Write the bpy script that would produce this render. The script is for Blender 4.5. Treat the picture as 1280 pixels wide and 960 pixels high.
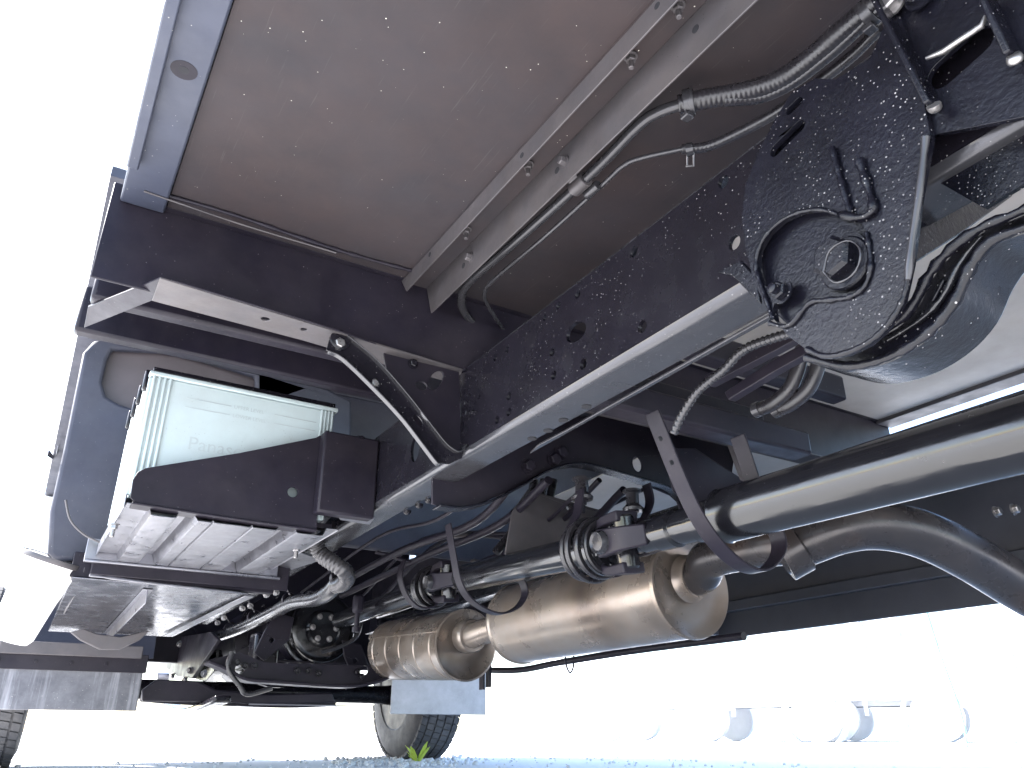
import bpy, bmesh, math, random
from mathutils import Vector, Matrix, geometry, noise
R = math.radians
random.seed(7)
sc = bpy.context.scene
for o in list(bpy.data.objects): bpy.data.objects.remove(o)

# ------------------------------------------------------------------ camera, sky, sun, exposure
GZ = -0.15                       # ground; the lens is the origin, 15 cm above it. +Y is the truck's front, +X its far side
F_PX, YAW, PITCH = 973.0, R(31.2), R(24.1)
Hd = Vector((math.sin(YAW), math.cos(YAW), 0)); RT = Vector((math.cos(YAW), -math.sin(YAW), 0)); ZZ = Vector((0, 0, 1))
FW = Hd*math.cos(PITCH) + ZZ*math.sin(PITCH); UP = -Hd*math.sin(PITCH) + ZZ*math.cos(PITCH)
cam = bpy.data.objects.new('camera', bpy.data.cameras.new('camera')); sc.collection.objects.link(cam)
cam.matrix_world = Matrix((RT, UP, -FW)).transposed().to_4x4()
cam.data.sensor_width = 36; cam.data.lens = 36*F_PX/1280
cam.data.clip_start = 0.02; cam.data.clip_end = 2000
sc.camera = cam
EL, AZ = R(43), R(308)           # sun on the near (left) side of the truck, a little ahead
w = bpy.data.worlds.new('World'); sc.world = w; w.use_nodes = True
nt = w.node_tree; bg = nt.nodes['Background']
sky = nt.nodes.new('ShaderNodeTexSky'); sky.sky_type = 'NISHITA'; sky.sun_disc = False
sky.sun_elevation = EL; sky.sun_rotation = AZ; sky.air_density = 1.0; sky.dust_density = 1.2; sky.ozone_density = 1.0
nt.links.new(sky.outputs[0], bg.inputs[0]); bg.inputs[1].default_value = 0.15
sl = bpy.data.lights.new('sun', 'SUN'); sl.energy = 5.0; sl.angle = R(0.5); sl.color = (1, .97, .93)
so = bpy.data.objects.new('sun', sl); sc.collection.objects.link(so)
sd = Vector((math.sin(AZ)*math.cos(EL), math.cos(AZ)*math.cos(EL), math.sin(EL)))
so.rotation_euler = sd.to_track_quat('Z', 'Y').to_euler()
sc.view_settings.view_transform = 'Standard'; sc.view_settings.look = 'None'
sc.view_settings.exposure = 2.6; sc.view_settings.gamma = 1

def at(px, py, X=None, Y=None, Z=None):
    """world point seen along one photo direction, on a plane X=, Y= or Z="""
    r = FW + RT*((px-640)/F_PX) + UP*((480-py)/F_PX)
    if X is not None: return r*(X/r.x)
    if Y is not None: return r*(Y/r.y)
    return r*(Z/r.z)

# ------------------------------------------------------------------ materials
def mat(name, col, rough=.5, metal=0, var=.25, vs=6, dust=None, dust_amt=.0, speck=0, speck_col=(.6,.57,.5),
        bump=0, bs=60, spec=.5, coat=0, rust=0, scratch=0, trans=0, streak=None, soft=None):
    m = bpy.data.materials.new(name); m.use_nodes = True
    t = m.node_tree; N = t.nodes; L = t.links; b = N['Principled BSDF']
    def nd(k, **kw):
        n = N.new(k)
        for a, v in kw.items(): setattr(n, a, v)
        return n
    tc = nd('ShaderNodeTexCoord')
    def nz(scale, detail=5, ro=.6, vec=None):
        n = nd('ShaderNodeTexNoise'); n.inputs['Scale'].default_value = scale; n.inputs['Detail'].default_value = detail
        n.inputs['Roughness'].default_value = ro; L.new(vec or tc.outputs['Object'], n.inputs['Vector']); return n.outputs[0]
    def ramp(src, a, c):
        n = nd('ShaderNodeMapRange'); n.inputs[1].default_value = a; n.inputs[2].default_value = c
        L.new(src, n.inputs[0]); return n.outputs[0]
    def mix(fac, c1, c2):
        n = nd('ShaderNodeMix', data_type='RGBA')
        if isinstance(fac, float): n.inputs[0].default_value = fac
        else: L.new(fac, n.inputs[0])
        for s, c in ((6, c1), (7, c2)):
            if isinstance(c, tuple): n.inputs[s].default_value = (*c, 1)
            else: L.new(c, n.inputs[s])
        return n.outputs[2]
    def mul(a, k):
        n = nd('ShaderNodeMath', operation='MULTIPLY'); L.new(a, n.inputs[0])
        if isinstance(k, float): n.inputs[1].default_value = k
        else: L.new(k, n.inputs[1])
        return n.outputs[0]
    big = nz(vs)
    c = mix(ramp(big, .3, .7), tuple(x*(1-var) for x in col), tuple(min(1, x*(1+var)) for x in col))
    rg = None
    if dust:
        f = mul(ramp(nz(vs*1.7, 8, .7), .35, .75), dust_amt); c = mix(f, c, dust)
    if streak:
        mp = nd('ShaderNodeMapping'); mp.inputs['Scale'].default_value = streak[1]; L.new(tc.outputs['Object'], mp.inputs[0])
        f = mul(ramp(nz(1, 6, .7, mp.outputs[0]), .5, .72), streak[2]); c = mix(f, c, streak[0])
    if soft:
        f = mul(ramp(nz(soft[1], 2, .5), .5, .75), soft[2]); c = mix(f, c, soft[0])
    if rust:
        f = mul(ramp(nz(vs*2.3, 9, .75), .58, .72), rust); c = mix(f, c, (.22, .08, .03))
    if scratch:
        mp = nd('ShaderNodeMapping'); mp.inputs['Scale'].default_value = (260, 9, 60); mp.inputs['Rotation'].default_value = (.1, .2, .9)
        L.new(tc.outputs['Object'], mp.inputs[0])
        f = mul(ramp(nz(1, 3, .5, mp.outputs[0]), .66, .74), scratch); c = mix(f, c, (.5, .48, .45))
    if speck:
        v = nd('ShaderNodeTexVoronoi', feature='F1'); v.inputs['Scale'].default_value = 230; L.new(tc.outputs['Object'], v.inputs['Vector'])
        sep = nd('ShaderNodeSeparateColor'); L.new(v.outputs['Color'], sep.inputs[0])
        sz = nd('ShaderNodeMapRange'); L.new(sep.outputs[0], sz.inputs[0]); sz.inputs[1].default_value = 1-speck; sz.inputs[2].default_value = 1.0
        sz.inputs[3].default_value = 0.0; sz.inputs[4].default_value = .26
        lt = nd('ShaderNodeMath', operation='LESS_THAN'); L.new(v.outputs['Distance'], lt.inputs[0]); L.new(sz.outputs[0], lt.inputs[1])
        patch = ramp(nz(7, 5), .38, .62)
        f = mul(lt.outputs[0], mul(patch, .95)); c = mix(f, c, speck_col)
    L.new(c, b.inputs['Base Color'])
    r = nd('ShaderNodeMapRange'); L.new(nz(vs*3, 6), r.inputs[0]); r.inputs[1].default_value = .3; r.inputs[2].default_value = .7
    r.inputs[3].default_value = max(.02, rough-.1); r.inputs[4].default_value = min(1, rough+.12); L.new(r.outputs[0], b.inputs['Roughness'])
    b.inputs['Metallic'].default_value = metal; b.inputs['Specular IOR Level'].default_value = spec
    b.inputs['Coat Weight'].default_value = coat; b.inputs['Coat Roughness'].default_value = .25
    if trans: b.inputs['Subsurface Weight'].default_value = trans; b.inputs['Subsurface Radius'].default_value = (.03, .03, .03); b.inputs['Subsurface Scale'].default_value = .3
    if bump:
        bn = nd('ShaderNodeBump'); bn.inputs['Strength'].default_value = bump; bn.inputs['Distance'].default_value = .004
        L.new(nz(bs, 6, .65), bn.inputs['Height']); L.new(bn.outputs[0], b.inputs['Normal'])
    return m
M = {}
M['black'] = mat('chassis_black_paint', (.0065, .0058, .0085), .22, 0, .3, 5, (.017, .015, .02), .10, speck=.26, speck_col=(.22,.21,.21), bump=.08, bs=120, spec=.24)
M['flange'] = mat('ground_lit_dusty_flange', (.042, .042, .048), .19, .45, .15, 5, (.07, .068, .075), .4, speck=.35, speck_col=(.22,.22,.22), bump=.06, bs=120)  # greyed for road dust, and for ground light put into the colour
M['tar'] = mat('sprayed_black_underseal', (.0045, .0045, .0075), .17, 0, .4, 9, (.014, .014, .018), .10, speck=.33, speck_col=(.24,.23,.23), bump=.32, bs=130, spec=.26)
M['body'] = mat('beam_dull_black_paint', (.0095, .008, .0135), .42, 0, .3, 4, (.036, .030, .034), .35, speck=.06, speck_col=(.14,.13,.13), bump=.08, spec=.18)  # violet cast of lens flare is put into this black
M['shaft'] = mat('satin_black_shaft_paint', (.007, .007, .009), .16, .0, .2, 6, (.02, .019, .022), .12, speck=.05, speck_col=(.12,.12,.12), bump=.04, bs=45, spec=.6)
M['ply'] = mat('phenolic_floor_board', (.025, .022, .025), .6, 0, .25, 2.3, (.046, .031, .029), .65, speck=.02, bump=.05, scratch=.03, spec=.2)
M['plyr'] = mat('lit_side_floor_board', (.40, .375, .35), .6, 0, .15, 3, (.30, .24, .20), .5, bump=.05)  # paled in its colour for ground light from the far side
M['galv'] = mat('galvanised_steel', (.20, .20, .225), .34, .85, .15, 7, (.17, .16, .16), .4, speck=.06, speck_col=(.05,.05,.05), bump=.05, bs=130)
M['galvd'] = mat('dusty_channel_steel', (.066, .061, .066), .5, .35, .2, 6, (.095, .08, .076), .6, speck=.08, speck_col=(.02,.02,.02), bump=.08, bs=110)
M['sill'] = mat('blue_grey_sill_paint', (.024, .028, .046), .55, .1, .2, 5, (.04, .045, .062), .4, speck=.05, bump=.05)
M['alum'] = mat('aluminised_exhaust_steel', (.27, .24, .215), .3, .6, .12, 2.4, (.235, .16, .11), .75, bump=.04, bs=30, soft=((.07,.055,.048), 4.2, .9))
M['pipe'] = mat('heat_stained_pipe', (.03, .028, .031), .26, .3, .35, 4, (.07, .055, .048), .5, bump=.06, bs=40, soft=((.10,.06,.04), 5, .5))
M['batt'] = mat('milky_battery_plastic', (.40, .47, .475), .38, 0, .06, 4, (.30, .31, .31), .45, speck=.2, speck_col=(.07,.06,.05), bump=.05, trans=.15, soft=((.2,.19,.17), 7, .3))
M['ink'] = mat('faint_moulded_marking', (.345, .39, .395), .5)
M['rubber'] = mat('tyre_rubber', (.05, .05, .055), .7, 0, .3, 8, (.15, .14, .135), .55, bump=.2, bs=120, spec=.3)
M['hose'] = mat('ribbed_black_hose', (.014, .013, .016), .3, 0, .3, 12, (.05, .045, .045), .2, bump=.1, bs=200)
M['hosel'] = mat('grey_ribbed_conduit', (.05, .048, .052), .3, .3, .1, 5, (.10, .09, .09), .2)
M['armgloss'] = mat('thick_gloss_arm_paint', (.008, .008, .010), .16, .05, .3, 8, (.02, .02, .024), .2, speck=.15, speck_col=(.2,.2,.2), bump=.4, bs=45, spec=.5)
M['sheet'] = mat('smooth_zinc_sheet', (.15, .15, .17), .22, .9, .12, 6, (.12, .12, .13), .5, speck=.12, speck_col=(.3,.3,.32), bump=.03, bs=20)
M['recess'] = mat('brown_primer_panel', (.075, .062, .068), .5, 0, .2, 5)
M['steelpipe'] = mat('black_coated_pipe', (.035, .034, .038), .22, .3, .06, 3, (.05, .047, .047), .1)
M['bolt'] = mat('zinc_bolt', (.25, .24, .24), .32, .8, .2, 60, bump=.1, bs=300)
M['flap'] = mat('dirty_rubber_flap', (.05, .05, .06), .55, 0, .3, 4, (.20, .20, .22), .6, speck=.1, streak=((.34,.34,.37), (26, 26, 1.5), .6), bump=.1)
M['flapw'] = mat('glare_washed_flap', (.34, .34, .36), .6, 0, .15, 7, (.5, .5, .54), .8, speck=.15, speck_col=(.08,.08,.09))  # far flap paled in its colour to imitate glare
M['skirt'] = mat('dark_guard_panel', (.022, .023, .03), .5, 0, .2, 3, (.06, .06, .075), .3)
M['tank'] = mat('white_plastic_tank', (.72, .71, .70), .4, 0, .1, 5, (.45, .4, .36), .2)
M['hole'] = mat('dark_inside', (.006, .006, .009), .8)
M['cabw'] = mat('white_vehicle_paint', (.82, .82, .83), .3, 0, .03, 3)
M['glare_pale'] = mat('glare_paled_far_parts', (.74, .75, .78), .8, 0, .06, 3)  # far tyres and chassis: glare put into the colour as a pale grey
M['cabd'] = mat('cab_underside_paint', (.026, .027, .042), .6, 0, .3, 4, (.06, .058, .07), .5, speck=.1, speck_col=(.2,.2,.2), bump=.1)  # bluish violet veil of flare is put into the paint colour
M['glass'] = mat('vehicle_glass', (.25, .3, .33), .08)
M['weed'] = mat('weed_leaf', (.38, .48, .06), .6, 0, .2, 30)
M['stone'] = mat('pebble_stone', (.55, .56, .58), .8, 0, .2, 20)
M['teal'] = mat('teal_cable_sheath', (.12, .5, .46), .5)

# ------------------------------------------------------------------ mesh helpers
def link(name, me, m, parent=None, smooth=35, label=None, bev=0, seg=2):
    o = bpy.data.objects.new(name, me); sc.collection.objects.link(o)
    if m: me.materials.append(m)
    if parent: o.parent = parent
    if smooth:
        me.shade_smooth(); me.set_sharp_from_angle(angle=R(smooth))
    if bev:
        b = o.modifiers.new('bevel', 'BEVEL'); b.width = bev; b.segments = seg; b.limit_method = 'ANGLE'; b.angle_limit = R(50)
    if label: o['label'] = label
    return o
def frombm(name, bm, m, parent=None, **k):
    bmesh.ops.recalc_face_normals(bm, faces=bm.faces)
    me = bpy.data.meshes.new(name); bm.to_mesh(me); bm.free(); return link(name, me, m, parent, **k)
def box_bm(bm, x, y, z):
    v = [bm.verts.new((a, b, c)) for a in x for b in y for c in z]
    for f in ((0,1,3,2),(4,6,7,5),(0,4,5,1),(2,3,7,6),(0,2,6,4),(1,5,7,3)): bm.faces.new([v[i] for i in f])
def box(name, x, y, z, m, parent=None, **k):
    bm = bmesh.new(); box_bm(bm, x, y, z); return frombm(name, bm, m, parent, **k)
def plate_bm(bm, outer, holes, O, U, V, Nn, th):
    loops = [outer]+list(holes)
    flat = [p for l in loops for p in l]
    tris = geometry.tessellate_polygon([[Vector((p[0], p[1], 0)) for p in l] for l in loops])
    A = [bm.verts.new(O+U*p[0]+V*p[1]) for p in flat]; B = [bm.verts.new(O+U*p[0]+V*p[1]+Nn*th) for p in flat]
    for t in tris:
        if len(set(t)) < 3: continue
        try: bm.faces.new([A[i] for i in t]); bm.faces.new([B[i] for i in reversed(t)])
        except ValueError: pass
    s = 0
    for l in loops:
        n = len(l)
        for i in range(n):
            j = (i+1) % n
            bm.faces.new((A[s+i], A[s+j], B[s+j], B[s+i]))
        s += n
def plate(name, outer, holes, O, U, V, Nn, th, m, parent=None, **k):
    bm = bmesh.new(); plate_bm(bm, outer, holes, O, U, V, Nn, th); return frombm(name, bm, m, parent, **k)
def circ(c, r, n=16, ry=None, rot=0):
    ry = ry or r; o = []
    for i in range(n):
        a = 2*math.pi*i/n; x, y = r*math.cos(a), ry*math.sin(a)
        o.append((c[0]+x*math.cos(rot)-y*math.sin(rot), c[1]+x*math.sin(rot)+y*math.cos(rot)))
    return o
X_, Y_ = Vector((1, 0, 0)), Vector((0, 1, 0))
def plateX(name, X, pix, holes, th, m, parent=None, **k):      # plate in a plane X = const, outline given as seen
    P = [at(*p, X=X) for p in pix]
    return plate(name, [(p.y, p.z) for p in P], holes, Vector((X, 0, 0)), Y_, ZZ, X_, th, m, parent, **k)
def plateY(name, Y, pix, holes, th, m, parent=None, **k):
    P = [at(*p, Y=Y) for p in pix]
    return plate(name, [(p.x, p.z) for p in P], holes, Vector((0, Y, 0)), X_, ZZ, Y_, th, m, parent, **k)
def plateZ(name, Z, pix, holes, th, m, parent=None, **k):
    P = [at(*p, Z=Z) for p in pix]
    return plate(name, [(p.x, p.y) for p in P], holes, Vector((0, 0, Z)), X_, Y_, ZZ, th, m, parent, **k)
def hX(px, py, X, r, n=16, ry=None, rot=0):
    p = at(px, py, X=X); return circ((p.y, p.z), r, n, ry, rot)
def hY(px, py, Y, r, n=16, ry=None, rot=0):
    p = at(px, py, Y=Y); return circ((p.x, p.z), r, n, ry, rot)
def slotX(p1, p2, X, r, n=8):
    a, b = at(*p1, X=X), at(*p2, X=X); a = Vector((a.y, a.z)); b = Vector((b.y, b.z)); d = math.atan2((b-a).y, (b-a).x); o = []
    for c, s0 in ((b, -math.pi/2), (a, math.pi/2)):
        for i in range(n+1):
            t = d+s0+math.pi*i/n; o.append((c.x+r*math.cos(t), c.y+r*math.sin(t)))
    return o
def smooth_path(P, step=6):
    P = [Vector(p) for p in P]
    if len(P) < 3: return P
    out = []
    for i in range(len(P)-1):
        a, b = P[i], P[i+1]; p0 = P[i-1] if i else a*2-b; p3 = P[i+2] if i+2 < len(P) else b*2-a
        for s in range(step):
            t = s/step
            out.append(.5*((2*a)+(b-p0)*t+(2*p0-5*a+4*b-p3)*t*t+(-p0+3*a-3*b+p3)*t**3))
    out.append(P[-1]); return out
def resample(P, d):
    out = [P[0]]; acc = 0
    for i in range(len(P)-1):
        a, b = P[i], P[i+1]; L = (b-a).length; t = d-acc
        while t <= L and L > 0:
            out.append(a.lerp(b, t/L)); t += d
        acc = L-(t-d)
    if (out[-1]-P[-1]).length > d*.3: out.append(P[-1])
    return out
def sweep_bm(bm, P, prof, closed_prof=True, up=None, scale=None, caps=True):
    n = len(P); prev = None; rings = []; nrm = None
    for i in range(n):
        t = (P[min(i+1, n-1)]-P[max(i-1, 0)]).normalized()
        if up is not None: a = (up-t*up.dot(t)).normalized()
        else:
            if nrm is None: nrm = t.orthogonal().normalized()
            nrm = (nrm-t*nrm.dot(t)).normalized(); a = nrm
        b = t.cross(a); s = scale(i) if scale else 1
        rings.append([bm.verts.new(P[i]+a*(u*s)+b*(v*s)) for u, v in prof])
    k = len(prof)
    for i in range(n-1):
        for j in range(k if closed_prof else k-1):
            jj = (j+1) % k; bm.faces.new((rings[i][j], rings[i][jj], rings[i+1][jj], rings[i+1][j]))
    if caps and closed_prof: bm.faces.new(rings[0][::-1]); bm.faces.new(rings[-1])
def tube(name, pts, r, m, parent=None, n=16, step=6, rib=None, ribd=.006, ribh=.12, **k):
    P = smooth_path(pts, step); sc_ = None
    if rib:
        P = resample(P, ribd/4); sc_ = lambda i: 1+ribh*(0, .9, 0, -1)[i % 4]
    bm = bmesh.new(); sweep_bm(bm, P, circ((0, 0), r, n), scale=sc_)
    k.setdefault('smooth', 50 if not rib else 80)
    return frombm(name, bm, m, parent, **k)
def bead(name, pts, r, m, parent=None, d=.006, **k):              # weld bead: knobbly tube
    P = resample(smooth_path(pts, 5), d); rr = [random.uniform(.7, 1.35) for _ in P]
    bm = bmesh.new(); sweep_bm(bm, P, circ((0, 0), r, 8), scale=lambda i: rr[i]); return frombm(name, bm, m, parent, smooth=80, **k)
def strap(name, pts, w, t, up, m, parent=None, step=6, **k):      # flat strap, width along `up`
    bm = bmesh.new(); sweep_bm(bm, smooth_path(pts, step), [(-w/2, -t/2), (w/2, -t/2), (w/2, t/2), (-w/2, t/2)], up=up)
    return frombm(name, bm, m, parent, bev=k.pop('bev', t*.3), **k)
def lathe(name, A, D, prof, m, parent=None, n=40, caps=True, **k):   # prof: (distance along D, radius)
    A = Vector(A); D = Vector(D).normalized(); a = D.orthogonal().normalized(); b = D.cross(a)
    bm = bmesh.new(); rings = []
    for t, r in prof:
        rings.append([bm.verts.new(A+D*t+(a*math.cos(2*math.pi*j/n)+b*math.sin(2*math.pi*j/n))*max(r, .0004)) for j in range(n)])
    for i in range(len(rings)-1):
        for j in range(n): bm.faces.new((rings[i][j], rings[i][(j+1) % n], rings[i+1][(j+1) % n], rings[i+1][j]))
    if caps: bm.faces.new(rings[0][::-1]); bm.faces.new(rings[-1])
    return frombm(name, bm, m, parent, **k)
def hexbolt(name, p, d, r, h, m, parent=None, washer=True, stud=0):
    p = Vector(p); d = Vector(d).normalized(); a = d.orthogonal().normalized(); b = d.cross(a)
    bm = bmesh.new()
    def ring(t, rr, n, ph=0): return [bm.verts.new(p+d*t+(a*math.cos(2*math.pi*j/n+ph)+b*math.sin(2*math.pi*j/n+ph))*rr) for j in range(n)]
    def stack(L):
        for i in range(len(L)-1):
            n = len(L[i])
            for j in range(n): bm.faces.new((L[i][j], L[i][(j+1) % n], L[i+1][(j+1) % n], L[i+1][j]))
        bm.faces.new(L[0][::-1]); bm.faces.new(L[-1])
    w0 = 0
    if washer: w0 = h*.2; stack([ring(0, r*1.35, 20), ring(w0, r*1.35, 20)])
    stack([ring(w0, r, 6), ring(h*.85, r, 6), ring(h, r*.8, 6)])
    if stud: stack([ring(h, r*.55, 12), ring(h+stud, r*.55, 12), ring(h+stud*1.1, r*.4, 12)])
    return frombm(name, bm, m, parent, smooth=30)
def thing(name, label, cat, loc=(0, 0, 0), group=None):
    o = bpy.data.objects.new(name, None); sc.collection.objects.link(o); o.location = loc; o.empty_display_size = .2
    o['label'] = label; o['category'] = cat
    if group: o['group'] = group
    return o
def tag(o, label, cat, group=None, kind=None):
    if label: o['label'] = label
    if cat: o['category'] = cat
    if group: o['group'] = group
    if kind: o['kind'] = kind
    return o
def copy_tree(o, parent=None):
    c = o.copy(); sc.collection.objects.link(c); c.parent = parent
    for ch in list(o.children): copy_tree(ch, c)
    return c

# ------------------------------------------------------------------ ground
gm = mat('pale_gravel_yard', (.68, .68, .68), .9, 0, .08, .7, (.61, .60, .59), .4, speck=.3, speck_col=(.45,.45,.47), bump=.35, bs=45, spec=.2)
bm = bmesh.new()
for s in ((-400, 400),):
    n = 40
    g = [[bm.verts.new((s[0]+(s[1]-s[0])*i/n, s[0]+(s[1]-s[0])*j/n, GZ)) for j in range(n+1)] for i in range(n+1)]
    for i in range(n):
        for j in range(n): bm.faces.new((g[i][j], g[i+1][j], g[i+1][j+1], g[i][j+1]))
ground = frombm('ground', bm, gm, smooth=0); ground['kind'] = 'structure'

# ------------------------------------------------------------------ the truck
T = thing('truck', 'underside of a flatbed truck with black chassis, exhaust and propeller shaft, filling the picture', 'truck', (0, 0, 0))
# left frame rail -----------------------------------------------------------
XR, ZB, ZT = .744, .55, .757
web_holes = []
for px, py, r in ((904,227,.0105),(918,303,.011),(792,315,.0095),(803,408,.0105),(765,352-0,0),(722,368,.0085),(698,382,.0075),(681,397,.0065),
                  (690,440,.0085),(729,455,.0105),(692,469,.0085),(634,436,.0075),(619,447,.007),(636,495,.0085),(636,515,.0085),(621,525,.0085),
                  (599,496,.005),(519,562,0)):
    if r: web_holes.append(hX(px, py, XR, r, 14, r*1.05))
web_holes.append(hX(720, 415, XR, .031, 20, .019, R(12)))
web_holes.append(hX(519, 560, XR, .026, 20, .036, R(0)))
def zr(y): return 0 if y < 2 else -.03*(min(y, 4.3)-2)/2.3     # the rail drops a little towards the cab
outer = [(-1.2, ZB+.014), (2.0, ZB+.014), (4.4, ZB+.014-.04), (4.4, ZT-.04), (2.0, ZT), (-1.2, ZT)]
rail = plate('frame_rail', outer, web_holes, Vector((XR, 0, 0)), Y_, ZZ, X_, .007, M['black'], T,
             label='near black frame rail with round holes in its web')
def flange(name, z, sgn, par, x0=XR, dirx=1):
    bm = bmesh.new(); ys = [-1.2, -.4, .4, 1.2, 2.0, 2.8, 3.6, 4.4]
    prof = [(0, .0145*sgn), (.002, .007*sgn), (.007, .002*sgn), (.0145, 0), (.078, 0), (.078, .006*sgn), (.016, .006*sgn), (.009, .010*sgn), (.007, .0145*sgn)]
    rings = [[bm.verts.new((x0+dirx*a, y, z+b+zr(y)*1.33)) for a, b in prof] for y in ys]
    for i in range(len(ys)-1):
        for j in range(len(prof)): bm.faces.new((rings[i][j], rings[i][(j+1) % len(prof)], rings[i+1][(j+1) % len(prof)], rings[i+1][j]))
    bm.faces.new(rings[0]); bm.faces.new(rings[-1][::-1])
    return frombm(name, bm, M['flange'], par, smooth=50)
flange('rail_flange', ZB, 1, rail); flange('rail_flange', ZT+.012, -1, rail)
# flange holes as dark recessed plugs' rims, rivets, second lip plate
for px, py in ((733,509),(704,526),(685,539),(665,549)):
    p = at(px, py, Z=ZB-.0015); lathe('flange_hole', p, ZZ, [(0, .0095), (.0014, .0095)], M['hole'], rail, 16)
for px, py in ((509,640),(524,632),(536,626),(345,747),(330,757),(387,744-4),(308,768),(553,616)):
    p = at(px, py, Z=ZB-.001+zr(2.4)*.4); lathe('rivet', p, -ZZ, [(-.004, .011), (.003, .010), (.007, .006), (.008, 0)], M['black'], rail, 14)
P = [at(x, y, Z=ZB-.005) for x, y in ((968,397),(700,546),(662,567),(672,557),(710,537),(965,393))]
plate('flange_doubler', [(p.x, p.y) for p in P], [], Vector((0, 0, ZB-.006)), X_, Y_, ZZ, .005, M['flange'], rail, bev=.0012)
for px, py, r in ((583,505,.008),(584,517,.012),(593,516,.006),(583,558,.007)):
    hexbolt('rail_bolt', at(px, py, X=XR), -X_, r*.8, .008, M['black'], rail)
# right frame rail (mirrored channel, seen from inside)
X2 = 1.76
outer = [(-1.2, ZB+.014), (4.4, ZB+.014), (4.4, .64), (-1.2, .64)]
rail2 = plate('frame_rail', outer, [circ((1.25, .60), .02), circ((.8, .60), .014)], Vector((X2-.007, 0, 0)), Y_, ZZ, X_, .007, M['black'], T, label='far black frame rail behind the propeller shaft')
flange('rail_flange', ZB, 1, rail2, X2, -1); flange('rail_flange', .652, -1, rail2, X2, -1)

# ------------------------------------------------------------------ cargo deck
ZF = .944
deck = thing  # (name kept free)
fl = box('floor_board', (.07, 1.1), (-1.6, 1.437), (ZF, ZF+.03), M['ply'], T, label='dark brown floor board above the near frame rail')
fl2 = box('floor_board', (1.1005, 2.28), (-1.6, 1.437), (ZF, ZF+.03), M['plyr'], T, label='floor board on the far side of the truck, coloured pale as if lit')
box('deck_plate', (-.012, 2.355), (-1.6, 2.2), (ZF+.031, ZF+.045), M['body'], T)
edge = box('side_sill', (-.012, .068), (-1.6, 1.437), (ZF-.012, ZF+.0305), M['sill'], T, bev=.004, label='blue grey folded steel sill along the near deck edge')
box('sill_lip', (-.014, .006), (-1.6, 1.30), (ZF-.028, ZF-.012), M['sill'], edge, bev=.003)
lathe('sill_hole', at(230, 88, Z=ZF-.0126), ZZ, [(0, .008), (.0006, .008)], M['hole'], edge, 16)
lathe('sill_stain', at(230, 88, Z=ZF-.0124), ZZ, [(0, .02), (.0003, .02)], M['body'], edge, 20)
box('side_sill', (2.28, 2.36), (-1.6, 1.437), (ZF-.012, ZF+.0305), M['galvd'], T, bev=.004, label='far deck sill')
# longitudinal floor channels: two thin legs of one open channel
ch = box('floor_channel', (.5755, .6385), (-1.6, 1.437), (ZF-.004, ZF-.0005), M['ply'], T, label='grey steel channel running along the floor board, open downwards')
def leg(x, zb, lean=0):
    bm = bmesh.new()
    y1 = 1.437
    v = [(x, -1.6, zb), (x, y1-.03, zb), (x, y1, ZF-.004), (x, -1.6, ZF-.004)]
    a = [bm.verts.new(p) for p in v]; b = [bm.verts.new((p[0]+.003, p[1], p[2])) for p in v]
    bm.faces.new(a); bm.faces.new(b[::-1])
    for i in range(4): bm.faces.new((a[i], b[i], b[(i+1) % 4], a[(i+1) % 4]))
    return frombm('channel_leg', bm, M['galvd'], ch, bev=.0008)
l1 = leg(.5755, .899); l2 = leg(.6385, .861)
for px, py in ((652,194),(537,318),(821,7)):
    lathe('leg_hole', at(px, py, X=.5748), X_, [(0, .0055), (.0007, .0055)], M['hole'], l1, 12)
for px, py in ((696,213),(579,332),(869,36)):
    lathe('leg_hole', at(px, py, X=.6378), X_, [(0, .0065), (.0007, .0065)], M['hole'], l2, 12)
for px, py in ((706,202),(588,322)):
    hexbolt('channel_screw', at(px, py, X=.638), -X_, .0085, .012, M['galvd'], l2)
for px, py in ((660,205),(788,70),(847,6),(583,286)):
    p = at(px, py, Z=ZF-.006); hexbolt('floor_screw', p, -ZZ, .008, .012, M['galvd'], ch, stud=.012)
# transverse beam across the truck
YB = 1.44
bm = bmesh.new(); box_bm(bm, (-.028, 2.355), (YB, YB+.006), (.76, .975)); beam = frombm('cross_beam', bm, M['body'], T, label='wide dull black cross beam at the front end of the floor board', bev=.002)
box('beam_lip', (-.012, 2.355), (YB-.016, YB-.0005), (.962-.02, .9435-.0005), M['body'], beam, bev=.002)
bead('seam_bead', [at(165,232,Z=ZF-.004), at(290,268,Z=ZF-.004), at(420,312,Z=ZF-.004), at(520,340,Z=ZF-.004)], .0045, M['body'], beam, .02)
bead('seam_bead', [at(180,239,Z=.93), at(300,280,Z=.93), at(420,316,Z=.93)], .0018, M['galvd'], beam, .03)
# bottom flange of the beam with its holes and cut left end
fp = [at(x, y, Z=.757) for x, y in ((200,347),(390,405),(578,462),(572,480),(470,452),(380,425),(190,375))]
plate('beam_flange', [(p.x, p.y) for p in fp], [circ(at(332,398,Z=.757)[:2], .0085), circ(at(380,411,Z=.757)[:2], .007)],
      Vector((0, 0, .755)), X_, Y_, ZZ, .004, M['galvd'], beam, bev=.001)
plate('beam_flange', [(1.0, 1.42), (2.355, 1.42), (2.355, 1.50), (1.0, 1.50)], [circ((1.34, 1.465), .012, 16, .007)], Vector((0, 0, .755)), X_, Y_, ZZ, .004, M['galvd'], beam, bev=.001)
bp = [at(200,348,Z=.757), at(190,376,Z=.757), at(105,410,Z=.80), at(110,384,Z=.80)]
bm = bmesh.new(); a = [bm.verts.new(p) for p in bp]; b = [bm.verts.new(p+ZZ*.004) for p in bp]
bm.faces.new(a); bm.faces.new(b[::-1])
for i in range(4): bm.faces.new((a[i], b[i], b[(i+1) % 4], a[(i+1) % 4]))
frombm('end_brace', bm, M['body'], beam, bev=.001)
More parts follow.
